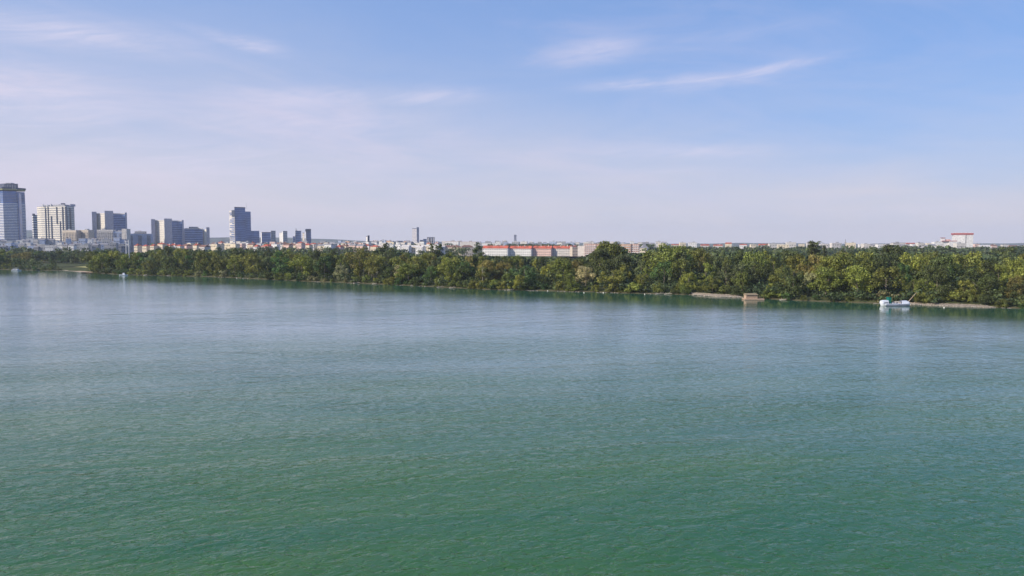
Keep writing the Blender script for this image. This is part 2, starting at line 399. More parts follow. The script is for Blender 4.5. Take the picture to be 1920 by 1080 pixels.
# ------------------------------------------------------------------ the city towers
def tallest_tower():
    e, o, poly = ftower('residential_tower', [(-16, 2028), (9, 2000), (34, 2014), (36, 2030), (50, 2052)], 30, 358, 2000, M['glass'], pname='glass_facade')
    z1 = zat(362, 2000)
    bands(e, o, poly, 6, zat(380, 2000), 30, 2.1, M['white'], .9, 'balcony')
    bands(e, o, poly, zat(379, 2000), z1, 6, .8, M['grey'], .6, 'bare_floor')
    prism('corner_pier', [(at(33.5, 1996), 2002), (at(37, 2000), 2004), (at(37, 2010), 2024), (at(33.5, 2010), 2022)], 2, z1, M['glass'], e, o)
    prism('netting_strip', grow(poly, 1.6), zat(355.5, 2000), zat(353.5, 2000), M['yellow'], e, o)
    prism('crown_deck', grow(poly, 3.2), zat(353.4, 2000), zat(350.5, 2000), M['dark'], e, o)
    c = [(at(4, 2020), 2020), (at(12, 2010), 2010), (at(38, 2020), 2020), (at(38, 2045), 2045), (at(4, 2045), 2045)]
    prism('crown_box', c, zat(350.4, 2000), zat(343.5, 2000), M['dark'], e, o)
    prism('lift_head', [(at(12, 2015), 2022), (at(22, 2015), 2022), (at(22, 2015), 2036), (at(12, 2015), 2036)], zat(343.4, 2000), zat(341.5, 2000), M['grey'], e, o)
    for k in range(7):
        x = at(6+k*4.6, 2009); box('roof_post', x-o[0]-.4, x-o[0]+.4, 2006-o[1], 2007-o[1], zat(354, 2000), zat(346, 2000), M['grey'], e)
    tag(e, 'tallest tower on the left edge, banded balconies, yellow strip under dark unfinished crown', 'tower')
tallest_tower()
def balcony_tower():
    e, o, poly = ftower('apartment_tower', [(72, 1935), (80, 1922), (82, 1921), (125, 1896), (127, 1897), (141, 1925)], 25, 386.5, 1905, M['grey'])
    z1 = zat(386.5, 1905)
    bands(e, o, poly, 5, z1, 21, 3.1, M['brightband'], .9, 'balcony')
    for a_, b_, t0, b0 in ((87, 89, 390, 455), (92, 93.2, 387, 455), (97.5, 100, 405, 450), (108, 110, 388, 420), (114, 115.6, 415, 455), (119, 121.5, 388, 455), (124.5, 127.5, 388, 455), (133, 134.4, 390, 455)):
        y0 = 1921-(a_-82)/43*25 if a_ < 125 else 1909; 
        prism('window_column', [(at(a_, y0), y0-1.6), (at(b_, y0), y0-2.6), (at(b_, y0), y0+2), (at(a_, y0), y0+2)], zat(b0, 1905), zat(t0, 1905), M['darkglass'], e, o)
    prism('roof_storey', [(at(81, 1920), 1926), (at(125, 1905), 1902), (at(127, 1910), 1925), (at(83, 1925), 1945)], z1+.01, z1+4.0, M['grey'], e, o)
    for px in (82.5, 91, 98, 107, 113, 119):
        x = at(px, 1915)-o[0]; box('roof_fin', x-1.4, x+1.4, 1914-o[1], 1918-o[1], z1-.5, z1+random.uniform(4, 6.5), M['white'], e)
    prism('lift_head', [(at(118, 1915), 1912), (at(123, 1915), 1912), (at(123, 1915), 1920), (at(118, 1915), 1920)], z1+4.01, z1+8, M['dark'], e, o)
    prism('end_fin', [(at(134.5, 1915), 1914), (at(137.5, 1915), 1916), (at(137.5, 1915), 1930), (at(134.5, 1915), 1930)], z1, zat(382.5, 1910), M['slab'], e, o)
    tag(e, 'broad white apartment tower with rows of balconies, second tall tower from the left', 'tower')
balcony_tower()
def stacked():
    e, o, poly = ftower('office_tower', [(62, 2150), (64, 2140), (72, 2150)], 18, 403, 2145, M['dark'])
    bands(e, o, poly, 10, zat(404, 2145), 14, 3.4, M['white'], .4)
    prism('roof_block', [(at(62.5, 2142), 2142), (at(65.5, 2142), 2142), (at(65.5, 2150), 2155), (at(62.5, 2150), 2155)], zat(403, 2145)+.01, zat(400.5, 2145), M['dark'], e, o)
    tag(e, 'narrow dark and white striped tower peeking out left of the balcony tower', 'tower')
stacked()
def podium(name, px0, px1, yt, Y, yaw, wall, n, label, nm='pilaster', dark='darkglass'):
    e = house(name, px0, px1, yt, Y, yaw, 18, wall, 'flat', 'offwhite', 0, 0)
    w_ = (px1-px0)*Y/F/2; h = zat(yt, Y)-GZ
    for i in range(n):
        x = -w_+2*w_*(i+.5)/n; box('window_bay', x-w_/n*.42, x+w_/n*.42, -.35, -.02, 1, h*.9, M[dark], e)
    for k in range(1, int(h/3.4)):
        box('floor_band', -w_*.985, w_*.985, -.6, -.004, h*k/int(h/3.4)-.4, h*k/int(h/3.4)+.5, M[wall], e)
    tag(e, label, 'building'); return e
podium('apartment_block', 115, 146, 432, 1760, -14, 'beige', 9, 'left beige block with dark bays at the foot of the balcony tower')
podium('apartment_block', 147, 168, 431.5, 1765, -14, 'beige', 6, 'right-hand beige block with bays between balcony tower and slab offices')
podium('apartment_block', 183, 212, 431, 1740, 6, 'offwhite', 8, 'pale apartment block with columns in front of the larger slab offices')
podium('apartment_block', 213, 231, 434, 1745, 10, 'paleblue', 2, 'banded blue-white block at the right foot of the larger slab offices')
podium('apartment_block', 229, 238, 429.5, 1742, 0, 'offwhite', 1, 'narrow pale slab block at the right foot of the larger slab offices', dark='offwhite')

def slab_offices(label, Y, left, wing1, core, wing2, right, n):
    """concave office slabs between blank concrete stair towers; each (px0, px1, ytop)"""
    e = empty('office_tower', (at(core[0], Y), Y, 0)); o = (e.location.x, e.location.y)
    def blank(q, y0, dep, tilt, m='slab', nm='stair_tower'):
        if q is None: return
        P = [(at(q[0], y0), y0), (at(q[1], y0+tilt), y0+tilt), (at(q[1]-.3, y0+tilt+dep), y0+tilt+dep), (at(q[0]+.3, y0+dep), y0+dep)]
        prism(nm, P, GZ, zat(q[2], Y), M[m], e, o)
    def wing(q, y0, sag, tilt, m1, m2, n):
        if q is None: return
        P = []
        for i in range(9):
            f = i/8; y = y0+sag*4*f*(1-f)+tilt*f; P.append((at(q[0]+(q[1]-q[0])*f, y), y))
        P += [(P[-1][0]*(P[-1][1]+22)/P[-1][1], P[-1][1]+22), (P[0][0]*(P[0][1]+22)/P[0][1], P[0][1]+22)]
        prism('curved_wing', P, GZ, zat(q[2], Y), M[m1], e, o)
        front = P[:9]; 
        ring_ = [(x, y-.8) for x, y in front]+[(x, y+1.5) for x, y in front[::-1]]
        h = zat(q[2], Y)-GZ
        for i in range(n):
            z = GZ+h*(i+.55)/n; prism('floor_band', ring_, z, z+h/n*.45, M[m2], e, o)
        prism('roof_edge', [(x, y-1.2) for x, y in front]+[(x, y+2) for x, y in front[::-1]], zat(q[2], Y)-1.2, zat(q[2], Y)+1.2, M['offwhite'], e, o)
    blank(left, Y-6, 26, 6); wing(wing1, Y+10, 3, -20, 'offwhite', 'brightband', n)
    blank(core, Y-14, 34, 8); wing(wing2, Y+2, 5, 12, 'glass', 'blueband', n); blank(right, Y-4, 26, 10)
    tag(e, label, 'office building'); return e
slab_offices('larger concrete slab offices with stair towers and curved blue wing, leftmost of three', 2000, (174, 183, 397), (183, 198.5, 400.5), (198, 214, 395.5), (214, 237, 400.5), (236, 239.5, 398.5), 22)
slab_offices('second slab offices with pale central stair tower and two curved wings', 2150, (284.5, 292, 411), (292, 309.5, 413.5), (309, 323.5, 410), (323, 343, 414), (342, 345.5, 412.5), 17)
e = slab_offices('low curved blue office slab ending in a brown stair tower', 2170, None, None, (345, 347, 429), (347, 381, 428.5), (387.5, 393.5, 426), 10)
o = (e.location.x, e.location.y)
prism('roof_block', [(at(355, 2185), 2185), (at(373, 2185), 2185), (at(373, 2200), 2200), (at(355, 2200), 2200)], zat(428.4, 2170), zat(425, 2170), M['grey'], e, o)
prism('banded_end', [(at(380, 2178), 2188), (at(388, 2178), 2178), (at(388, 2200), 2205), (at(380, 2200), 2205)], GZ, zat(430, 2170), M['brightband'], e, o)
podium('office_block', 240, 285, 438.5, 2100, 22, 'paleblue', 3, 'long low blue-grey offices between the first and second slab offices')
podium('office_block', 254, 271, 434, 2150, 10, 'grey', 3, 'small rooftop-high block behind the long low blue-grey offices')

def glass_tower():
    Y = 2100
    e, o, poly = ftower('glass_tower', [(441, 2100), (461, 2116)], 34, 389.5, Y, M['glass'], pname='glass_facade')
    z1 = zat(389.5, Y); bands(e, o, poly, 4, z1, 24, 1.0, M['blueband'], .3)
    P2 = [(at(461, 2118), 2118), (at(471, 2126), 2126), (at(471, 2150), 2152), (at(461, 2150), 2150)]
    prism('side_wing', P2, GZ, zat(396, Y), M['glass'], e, o); bands(e, o, P2, 4, zat(396, Y), 23, 1.0, M['blueband'], .3)
    P3 = [(at(431, 2128), 2128), (at(441, 2102), 2102.5), (at(441.4, 2130), 2132), (at(431, 2150), 2150)]
    prism('west_facade', P3, GZ, zat(394.5, Y), M['offwhite'], e, o)
    for i in range(22):
        z = 4+i*(zat(395, Y)-6)/22; prism('west_window_band', [(at(431+3*random.random(), 2126), 2124.6), (at(440, 2103), 2103), (at(440, 2106), 2108), (at(432, 2130), 2130)], z, z+2.0+random.random(), M['glass'], e, o)
    prism('recess', [(at(436, 2112), 2110), (at(441.2, 2100), 2099), (at(441.3, 2110), 2106), (at(436, 2112), 2116)], zat(406, Y), zat(393.8, Y), M['darkglass'], e, o)
    prism('roof_edge', grow(poly, .6), z1+.01, z1+2.2, M['dark'], e, o)
    P4 = [(at(471, 2122), 2122), (at(486.5, 2134), 2134), (at(486.5, 2160), 2158), (at(471, 2150), 2150)]
    prism('low_wing', P4, GZ, zat(432.5, Y), M['glass'], e, o); bands(e, o, P4, 4, zat(432.5, Y), 9, .8, M['blueband'], .3)
    x = at(457.5, 2118)-o[0]; mesh('antenna', *tube_data((x, 18, z1), (x, 18, zat(378, Y)), .9, .35), M['metal'], e)
    tag(e, 'tall blue glass tower with lower right wing and roof antenna', 'tower')
glass_tower()
def block(name, px0, px1, yt, Y, tilt, m, m2, n, label, out=.35, ledge=None):
    e, o, poly = ftower(name, [(px0, Y), (px1, Y+tilt)], 22, yt, Y, M[m])
    bands(e, o, poly, 4, zat(yt, Y), n, 1.3, M[m2], out)
    prism('roof_edge', grow(poly, .7), zat(yt, Y)+.01, zat(yt, Y)+1.5, M['dark' if m != 'white' else 'offwhite'], e, o)
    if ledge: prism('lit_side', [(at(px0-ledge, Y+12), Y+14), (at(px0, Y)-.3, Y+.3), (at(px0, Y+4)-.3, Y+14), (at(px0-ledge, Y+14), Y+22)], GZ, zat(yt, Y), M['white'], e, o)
    tag(e, label, 'building'); return e, o
block('office_block', 491, 508, 436, 2350, 10, 'glass', 'blueband', 7, 'wide low blue block with white left edge right of the blue glass tower', ledge=2)
block('office_block', 508.5, 517, 433.5, 2380, 10, 'grey', 'offwhite', 8, 'grey block right behind the wide low blue block')
block('apartment_tower', 524, 530, 437, 2500, -8, 'white', 'offwhite', 7, 'small pale block, left of the stepped pair')
block('apartment_tower', 531, 539, 434, 2480, 8, 'grey', 'offwhite', 8, 'small grey-pink tower, taller of the stepped pair', ledge=2)
e, o = block('office_tower', 554, 565, 433.5, 2500, 10, 'glass', 'blueband', 8, 'small blue tower with a slanted pointed spire', ledge=1)
mesh('spire', [(at(553, 2500)-o[0], 0-8, zat(434, 2500)), (at(556, 2500)-o[0], -8, zat(434, 2500)), (at(556, 2500)-o[0], -2, zat(434, 2500)), (at(553, 2500)-o[0], -2, zat(434, 2500)), (at(553.3, 2500)-o[0], -5, zat(426.5, 2500))], [[0, 1, 4], [1, 2, 4], [2, 3, 4], [3, 0, 4], [3, 2, 1, 0]], M['grey'], e)
block('office_tower', 549.5, 553, 444, 2450, 5, 'glass', 'blueband', 5, 'stubby blue block touching the left foot of the spired tower')
block('apartment_tower', 567.5, 571, 437, 2700, -4, 'beige', 'white', 7, 'thin pale tower between the spired tower and the dark-topped tower')
e, o = block('office_tower', 574, 583.5, 430, 2480, 10, 'glass', 'darkglass', 9, 'small blue tower with dark top storey, rightmost of the far cluster', ledge=1)
prism('top_storey', [(at(573.5, 2480), 2476), (at(583, 2485), 2486), (at(583, 2500), 2500), (at(574, 2500), 2500)], zat(434, 2480), zat(429.6, 2480), M['dark'], e, o)
block('tower_block', 689.5, 693, 442.5, 1900, 3, 'dark', 'dark', 6, 'slim dark tower standing alone above pale houses')
block('tower_block', 686.5, 689, 443.5, 1906, -8, 'offwhite', 'white', 6, 'pale narrow block attached behind the slim dark tower')
e, o = block('tower_block', 773, 781.5, 429, 2600, -10, 'slab', 'offwhite', 14, 'tall slim pale tower with a darker right-hand slab', ledge=None)
prism('dark_slab', [(at(782, 2600), 2594), (at(785.8, 2600), 2600), (at(785.8, 2620), 2620), (at(782, 2620), 2620)], GZ, zat(426, 2600), M['slab'], e, o)
e, o = block('tower_block', 801, 815, 445.5, 2300, 8, 'slab', 'dark', 5, 'dark grid-faced block on slim supports right of the tall slim tower')
for q in (803, 808, 812.5): prism('facade_pier', [(at(q, 2298), 2297), (at(q+1.2, 2298), 2297), (at(q+1.2, 2302), 2301), (at(q, 2302), 2301)], GZ, zat(445.5, 2300), M['offwhite'], e, o)
block('office_block', 787.5, 793, 451, 2250, 4, 'glass', 'blueband', 3, 'small low blue block just right of the tall slim tower')
block('office_block', 793.5, 800, 449, 2260, 4, 'blueband', 'glass', 3, 'small low grey-blue block left of the dark grid-faced block')
block('tower_block', 963.8, 968.5, 441, 3600, 4, 'slab', 'offwhite', 9, 'faint distant tower above the red roof terrace')
block('office_block', 747, 755, 452.5, 2200, 4, 'slab', 'offwhite', 3, 'low grey block left of the tall slim tower, left one')
block('office_block', 765.5, 771.5, 453, 2300, 4, 'darkglass', 'grey', 3, 'low dark block at the foot of the tall slim tower')

# ------------------------------------------------------------------ long blocks behind the wood
def terrace(label, px0, px1, yt, Y, yaw, wall, roof, rmat, nr_, nc, depth=13, chim=0, balc=False, name='apartment_block', **k):
    e = house(name, px0, px1, yt, Y, yaw, depth, wall, roof, rmat, nr_, nc, chim=chim, balc=balc, **k); tag(e, label, 'building'); return e
terrace('long pale yellow hall with brown roof left of the lone poplar', 822, 864, 460, 1380, -10, 'cream', 'hip', 'brownroof', 2, 14, chim=3)
terrace('brown-roofed shaded house between the yellow hall and the lone poplar', 865, 888, 459.5, 1370, 12, 'beige', 'hip', 'brownroof', 2, 6)
terrace('long white upper block with strip windows above the yellow hall', 835, 860, 453, 1900, -8, 'white', 'flat', 'pink', 2, 10)
terrace('low white block with pink roof line left of the lone poplar', 861, 893, 453.5, 1950, -8, 'offwhite', 'flat', 'pink', 1, 9)
terrace('long flat white block above the left end of the red roof', 903, 940, 456, 1850, -6, 'white', 'flat', 'grey', 2, 12)
terrace('red-roofed white terrace house nearest the lone poplar', 903, 953, 460.5, 1390, -20, 'white', 'gable', 'redroof', 3, 11, chim=4, roofk=.5)
terrace('red-roofed white terrace house with orange gable, second from left', 954, 997, 461, 1385, -20, 'white', 'gable', 'redroof', 3, 10, chim=5, roofk=.5)
terrace('red-roofed white terrace house, third from left', 998, 1034, 460.8, 1380, -20, 'pink', 'gable', 'redroof', 3, 9, chim=4, roofk=.5)
terrace('longest red-roofed white terrace house at the right end', 1035, 1080, 460.8, 1375, -20, 'offwhite', 'gable', 'redroof', 4, 12, chim=5, roofk=.5)
terrace('shaded end pavilion with dark flat roof closing the red roofs', 1073, 1083, 462.5, 1352, 14, 'beige', 'flat', 'dark', 3, 3)
terrace('plain pale block right of the red-roofed terrace', 1083, 1096, 461.5, 1350, -20, 'offwhite', 'flat', 'white', 0, 0)
terrace('left section of the salmon and white apartment block', 1096, 1118, 457.8, 1330, -14, 'pink', 'flat', 'orange', 6, 6, balc=True)
terrace('second section of the salmon apartment block behind the tall tree', 1119, 1142, 457.3, 1325, -14, 'orange', 'flat', 'offwhite', 6, 6, balc=True)
terrace('third section of the salmon apartment block, right of the tall tree', 1157, 1183, 458, 1320, -14, 'orange', 'flat', 'offwhite', 6, 7, balc=True)
terrace('right end section of the salmon apartment block with dark end wall', 1184, 1198.5, 458, 1318, -12, 'pink', 'flat', 'orange', 6, 4, balc=True)
terrace('square pale house with grey roof beside the salmon block', 1199.5, 1213, 462.3, 1290, -10, 'cream', 'hip', 'greyroof', 2, 4, roofk=.25)
terrace('grey house with steep pointed roof beside the salmon block', 1204, 1217, 457.5, 1420, 14, 'paleblue', 'hip', 'greyroof', 3, 4, roofk=.8)
# industrial block at the right
e = empty('silo_block', (at(1807, 1700), 1700, 0)); o = (e.location.x, e.location.y)
def pp(nm, a_, b_, y0, y1, dep, top, bot, m): prism(nm, [(at(a_, y0), y0), (at(b_, y1), y1), (at(b_, y1)+dep*.4, y1+dep), (at(a_, y0)+dep*.4, y0+dep)], bot, top, M[m], e, o)
zt = zat(437, 1700)
pp('left_wall', 1788.5, 1810, 1706, 1700, 26, zat(440.2, 1700), GZ, 'white'); pp('right_wall', 1812, 1824.5, 1700, 1698, 24, zat(440.2, 1700), GZ, 'white')
pp('dark_seam', 1810.1, 1811.9, 1700.6, 1700.4, 20, zat(440.2, 1700), GZ, 'grey')
tp = [(at(1787.8, 1705), 1705.2), (at(1811, 1699), 1699.2), (at(1825.2, 1697), 1697.3), (at(1825.2, 1697)+8, 1722), (at(1787.8, 1705)+9, 1731)]
prism('roof_trim', tp, zat(440.1, 1700), zt, M['redtrim'], e, o)
pp('roof_deck', 1789, 1823, 1706, 1701, 20, zt+.8, zt+.01, 'white')
tag(e, 'big windowless white block with red roof trim on the right skyline', 'industrial building')
e = empty('factory_hall', (at(1780, 1690), 1690, 0)); o = (e.location.x, e.location.y)
pp('hall', 1762, 1788, 1690, 1688, 18, zat(452.5, 1690), GZ, 'white'); pp('roof_trim', 1766, 1795, 1686, 1685, 17, zat(451.3, 1690), zat(452.4, 1690), 'redtrim')
pp('front_hall', 1780, 1796, 1684, 1682, 10, zat(452.6, 1690), GZ, 'white')
pp('upper_hall', 1765, 1772, 1692, 1691, 14, zat(446.5, 1690), zat(452, 1690), 'white'); pp('upper_trim', 1764.5, 1772.5, 1691, 1690, 15, zat(445.5, 1690), zat(446.4, 1690), 'redtrim')
pp('stepped_roof', 1773, 1782, 1692, 1691, 12, zat(448.5, 1690), zat(452, 1690), 'pink')
tag(e, 'stepped white factory hall with red trim left of the big white block', 'industrial building')
terrace('low white warehouse close left of the factory hall', 1752, 1764, 454, 1660, -4, 'white', 'flat', 'offwhite', 1, 4, name='warehouse')
terrace('low white shed at the right foot of the big white block', 1794, 1812, 456.5, 1560, 0, 'offwhite', 'flat', 'white', 2, 6, name='warehouse')
terrace('white house with pale roof right of the big white block', 1839, 1859, 459.5, 1480, -2, 'white', 'gable', 'offwhite', 1, 5, name='house')
# thin masts
def mast(label, px, y0, y1, Y, r, m='metal', name='mast', arms=0):
    e = empty(name, (at(px, Y), Y, GZ)); h = zat(y0, Y)-GZ
    b = tube('base', (0, 0, -.3), (0, 0, .8), r*2, r*2, M['grey'], e); tube('pole', (0, 0, .801), (0, 0, h), r, r*.6, M[m], e)
    for k in range(arms):
        z = h*(.7+.1*k); tube('cross_arm', (-r*5, 0, z), (r*5, 0, z), r*.4, r*.4, M[m], e)
    tag(e, label, 'mast')
mast('left one of two tall thin white masts in the wood', 236.3, 451, 475, 700, .55, arms=0)
mast('right one of two tall thin white masts in the wood', 241.5, 449.5, 473, 705, .5)
mast('thin dark lattice mast above the wood right of the poplar trio', 1585, 448.5, 462, 1500, .6, 'mastred', arms=2)
mast('thin dark aerial above the tree row near the apartment block roofs', 1078, 451, 462, 1700, .5, 'mastred', arms=1)

# ------------------------------------------------------------------ ordinary houses
rr = random.Random(21)
def scatter(px0, px1, step, ytop, dist, walls, roofs, yaw, row, grp, wr=(7, 16), wins=True, kind='house'):
    px = px0
    while px < px1:
        wd = rr.uniform(*wr); Y = rr.uniform(*dist); wall, wword = rr.choice(walls); roof, rm, rword = rr.choice(roofs)
        yt = rr.uniform(*ytop)
        nr_ = rr.choice((2, 3)) if wins else 0
        e = house(kind, px, px+wd, yt, Y, yaw+rr.uniform(-8, 8), rr.uniform(9, 14), wall, roof, M and rm, nr_, 4 if wins else 0, chim=rr.choice((0, 1, 2)) if roof != 'flat' else 0)
        later(e, f'{wword} {rword} {"house" if kind == "house" else "block"}', px+wd/2, row, 'building', grp)
        px += step*rr.uniform(.7, 1.3)
GRB = [('flat', 'white', 'white-roofed'), ('flat', 'greyroof', 'grey-roofed'), ('gable', 'greyroof', 'grey-gabled')]
BW = [('white', 'white'), ('paleblue', 'pale blue'), ('offwhite', 'off-white'), ('grey', 'grey')]
scatter(-20, 236, 9.5, (446, 454), (1500, 1640), BW, GRB, 16, 'in the upper row', 'small terraced blocks below the left towers', kind='terraced_block')
scatter(-20, 236, 11, (455, 461), (1300, 1400), BW, GRB, 10, 'in the lower row', 'small terraced blocks below the left towers', kind='terraced_block')
RED = [('gable', 'brownroof', 'brown-roofed'), ('hip', 'redroof', 'red-roofed'), ('flat', 'greyroof', 'grey-roofed'), ('flat', 'white', 'white-roofed'), ('gable', 'greyroof', 'grey-gabled')]
CW = [('cream', 'cream'), ('pink', 'pinkish'), ('white', 'white'), ('offwhite', 'off-white')]
scatter(250, 300, 13, (455, 459), (1400, 1500), [('orange', 'salmon'), ('cream', 'cream')], [('hip', 'redroof', 'red-roofed')], -20, 'above the wood', 'cream and red roofed houses behind the wood')
scatter(305, 720, 11, (455.5, 459.5), (1320, 1500), CW, RED, -22, 'above the wood', 'cream and red roofed houses behind the wood', (9, 17))
scatter(395, 820, 12, (452, 456), (1700, 2000), CW, RED, -18, 'farther back', 'cream and red roofed houses behind the wood', (8, 15))
scatter(720, 822, 14, (458.5, 460.5), (1350, 1450), [('cream', 'cream'), ('white', 'white')], [('flat', 'white', 'white-roofed'), ('gable', 'offwhite', 'pale-gabled')], -14, 'above the wood', 'cream and red roofed houses behind the wood', (14, 20))
scatter(930, 1240, 13, (452.5, 455.5), (2300, 2800), BW, GRB, -8, 'on the skyline', 'far houses on the skyline', (6, 14))
scatter(1215, 1760, 21, (454.5, 458.5), (1700, 2500), [('white', 'white'), ('cream', 'cream'), ('offwhite', 'off-white')], [('flat', 'white', 'white-roofed'), ('gable', 'redroof', 'red-roofed'), ('flat', 'greyroof', 'grey-roofed')], -4, 'on the skyline', 'far houses on the skyline', (8, 24))
scatter(1620, 1760, 14, (456, 459), (1400, 1600), [('white', 'white'), ('offwhite', 'off-white')], GRB, -4, 'before the skyline', 'far houses on the skyline', (8, 14))
scatter(1828, 1960, 16, (457.5, 460), (1800, 2300), [('offwhite', 'off-white'), ('pink', 'pinkish')], RED, -2, 'on the skyline', 'far houses on the skyline', (8, 18))
scatter(600, 960, 15, (450.5, 453.5), (2500, 3200), BW+[('orange', 'salmon')], GRB, -10, 'on the skyline', 'far houses on the skyline', (5, 11))

# ------------------------------------------------------------------ tree crowns
def crown(seed, kind):
    g = np.random.default_rng(seed); C = []
    if kind == 'broad':
        for i in range(26):
            th = g.uniform(0, 2*np.pi); z = g.uniform(.18, .93); rmax = .50*np.sin(np.pi*min(.97, max(.08, (z-.02)**.8)))**.6
            r = rmax*np.sqrt(g.uniform(.12, 1)); C.append((r*np.cos(th), r*np.sin(th), z, g.uniform(.10, .19)))
        nl, ls = 3600, .040
    elif kind == 'tall':
        for i in range(24):
            th = g.uniform(0, 2*np.pi); z = g.uniform(.12, .95); rmax = .30*(1-(abs(z-.5)/.52)**2.4)+.04
            r = rmax*np.sqrt(g.uniform(.05, 1)); C.append((r*np.cos(th), r*np.sin(th), z, g.uniform(.07, .135)))
        nl, ls = 3200, .034
    elif kind == 'poplar':
        for i in range(26):
            th = g.uniform(0, 2*np.pi); z = .08+.90*i/25; rmax = .115*(1-abs(z-.42)**1.6*1.6)
            r = max(0, rmax)*g.uniform(.1, .8); C.append((r*np.cos(th), r*np.sin(th), z, max(.03, .075*(1.05-z*.55)*g.uniform(.8, 1.1))))
        nl, ls = 2600, .022
    elif kind == 'willow':
        for i in range(34):
            th = g.uniform(0, 2*np.pi); z = g.uniform(.10, .92); rmax = .56*np.sqrt(max(.02, 1-(z/1.0)**2.2))
            r = rmax*np.sqrt(g.uniform(.1, 1)); C.append((r*np.cos(th), r*np.sin(th), z, g.uniform(.08, .15)))
        nl, ls = 4200, .036
    elif kind == 'shrub':
        for i in range(20):
            th = g.uniform(0, 2*np.pi); z = g.uniform(.10, .80); rmax = .68*np.sqrt(max(.02, 1-(z/.92)**2))
            r = rmax*np.sqrt(g.uniform(.05, 1)); C.append((r*np.cos(th), r*np.sin(th), z, g.uniform(.13, .24)))
        nl, ls = 2000, .062
    C = np.array(C); p = C[:, 3]**2; p /= p.sum(); idx = g.choice(len(C), nl, p=p)
    d = g.normal(size=(nl, 3)); d[:, 2] += .25; d /= np.linalg.norm(d, axis=1)[:, None]
    rad = C[idx, 3]*(g.uniform(.55, 1.12, nl))
    P = C[idx, :3]+d*rad[:, None]*np.array([1, 1, .85])
    if kind == 'willow': P[:, 2] -= g.uniform(0, .10, nl)
    P[:, 2] = np.clip(P[:, 2], .0, 1.05)
    N = d+g.normal(size=(nl, 3))*.55; N /= np.linalg.norm(N, axis=1)[:, None]
    U = np.cross(N, g.normal(size=(nl, 3))); U /= np.linalg.norm(U, axis=1)[:, None]; Vv = np.cross(N, U)
    s = ls*g.uniform(.55, 1.3, nl)[:, None]; a = g.uniform(.6, 1.0, nl)[:, None]
    Q = np.stack([P-U*s*.5-Vv*s*a*.35, P+U*s*.35-Vv*s*a*.5, P+U*s*.5+Vv*s*a*.4, P-U*s*.3+Vv*s*a*.5], axis=1)
    return Q
PROTO = {}
for ki, (kind, cnt) in enumerate((('broad', 7), ('tall', 6), ('poplar', 3), ('willow', 4), ('shrub', 6))):
    PROTO[kind] = [quads_mesh('crown' if kind != 'shrub' else 'foliage', crown(100*ki+i, kind), LEAF) for i in range(cnt)]
def trunk_mesh(seed, kind):
    g = random.Random(seed); parts = []; p = Vector((0, 0, -.02)); r = .020 if kind != 'poplar' else .014
    for k in range(4):
        q = p+Vector((g.uniform(-.02, .02), g.uniform(-.02, .02), .19)); parts.append(tube_data(p, q, r, r*.8)); r *= .8
        if k:
            for j in range(2):
                a = g.uniform(0, 6.28); L = g.uniform(.12, .3) if kind not in ('poplar', 'tall') else g.uniform(.05, .15)
                parts.append(tube_data(q, q+Vector((math.cos(a)*L, math.sin(a)*L, .16)), r*.6, r*.15, 5))
        p = q
    v, f = merge(*parts); me = bpy.data.meshes.new('trunk'); me.from_pydata([tuple(x) for x in v], [], f); me.materials.append(M['bark']); return me
TRUNK = {k: [trunk_mesh(i, k) for i in range(3)] for k in ('broad', 'tall', 'poplar', 'willow')}
COLS = {'olive': ((.104, .126, .033), 'olive'), 'dark': ((.042, .062, .022), 'dark'), 'mid': ((.078, .104, .030), 'green'), 'bright': ((.108, .134, .034), 'lime-green'),
        'silver': ((.165, .175, .120), 'silvery'), 'blue': ((.070, .096, .050), 'blue-green'), 'brown': ((.118, .120, .045), 'brownish'), 'deep': ((.040, .085, .030), 'deep-green')}
assert all(len(m[1].split()) < 8 for m in LM)
WORD = {'broad': 'round tree', 'tall': 'upright tree', 'poplar': 'column poplar', 'willow': 'willow', 'shrub': 'shrub'}
def plant(kind, px, Y, ytop, colk, row, wf=1.0, z0=GZ, label=None, g=random, height=None):
    h = height or max(2.0, zat(ytop, Y)-z0)
    x = at(px, Y); c, cw = COLS[colk]; j = g.uniform(.66, 1.28)
    nm = {'poplar': 'poplar_tree', 'willow': 'willow_tree', 'shrub': 'shrub'}.get(kind, 'broadleaf_tree')
    e = empty(nm, (x, Y, z0), g.uniform(0, 6.28)) if kind != 'shrub' else None
    if kind == 'shrub':
        cr = link(nm, g.choice(PROTO[kind]), None, (x, Y, z0-.1)); cr.rotation_euler = (0, 0, g.uniform(0, 6.28)); top = cr
    else:
        cr = link('crown', g.choice(PROTO[kind]), e); tk = link('trunk', g.choice(TRUNK[kind]), e)
        tk.scale = (h*wf, h*wf, h); top = e
    cr.scale = (h*wf, h*wf, h)
    cr.color = (c[0]*j*1.75*g.uniform(.92, 1.1), c[1]*j*1.52, c[2]*j*1.15*g.uniform(.9, 1.1), 1)
    cat = 'shrub' if kind == 'shrub' else 'tree'
    if label: tag(top, label, cat)
    else: later(top, f'{cw} {WORD[kind]}', px, row, cat, 'shrubs along the waterline' if kind == 'shrub' else 'trees of the island wood')
    return top
SKYL = [(-60, 468), (0, 470), (100, 469), (160, 469), (215, 472), (255, 472), (300, 463), (340, 466), (420, 467), (480, 467), (540, 470), (600, 469), (640, 472), (700, 471), (720, 461), (735, 463), (750, 472), (800, 475), (830, 475), (880, 477), (930, 478), (1000, 479), (1060, 481), (1090, 482), (1110, 474),
        (1128, 461), (1160, 459), (1170, 470), (1190, 474), (1220, 472), (1240, 465), (1270, 461), (1300, 468), (1340, 471), (1400, 470), (1450, 469), (1490, 471), (1510, 477), (1545, 477), (1580, 473), (1620, 468), (1680, 464), (1700, 470), (1760, 473), (1800, 477), (1850, 475), (1880, 470), (1920, 474), (2000, 474)]
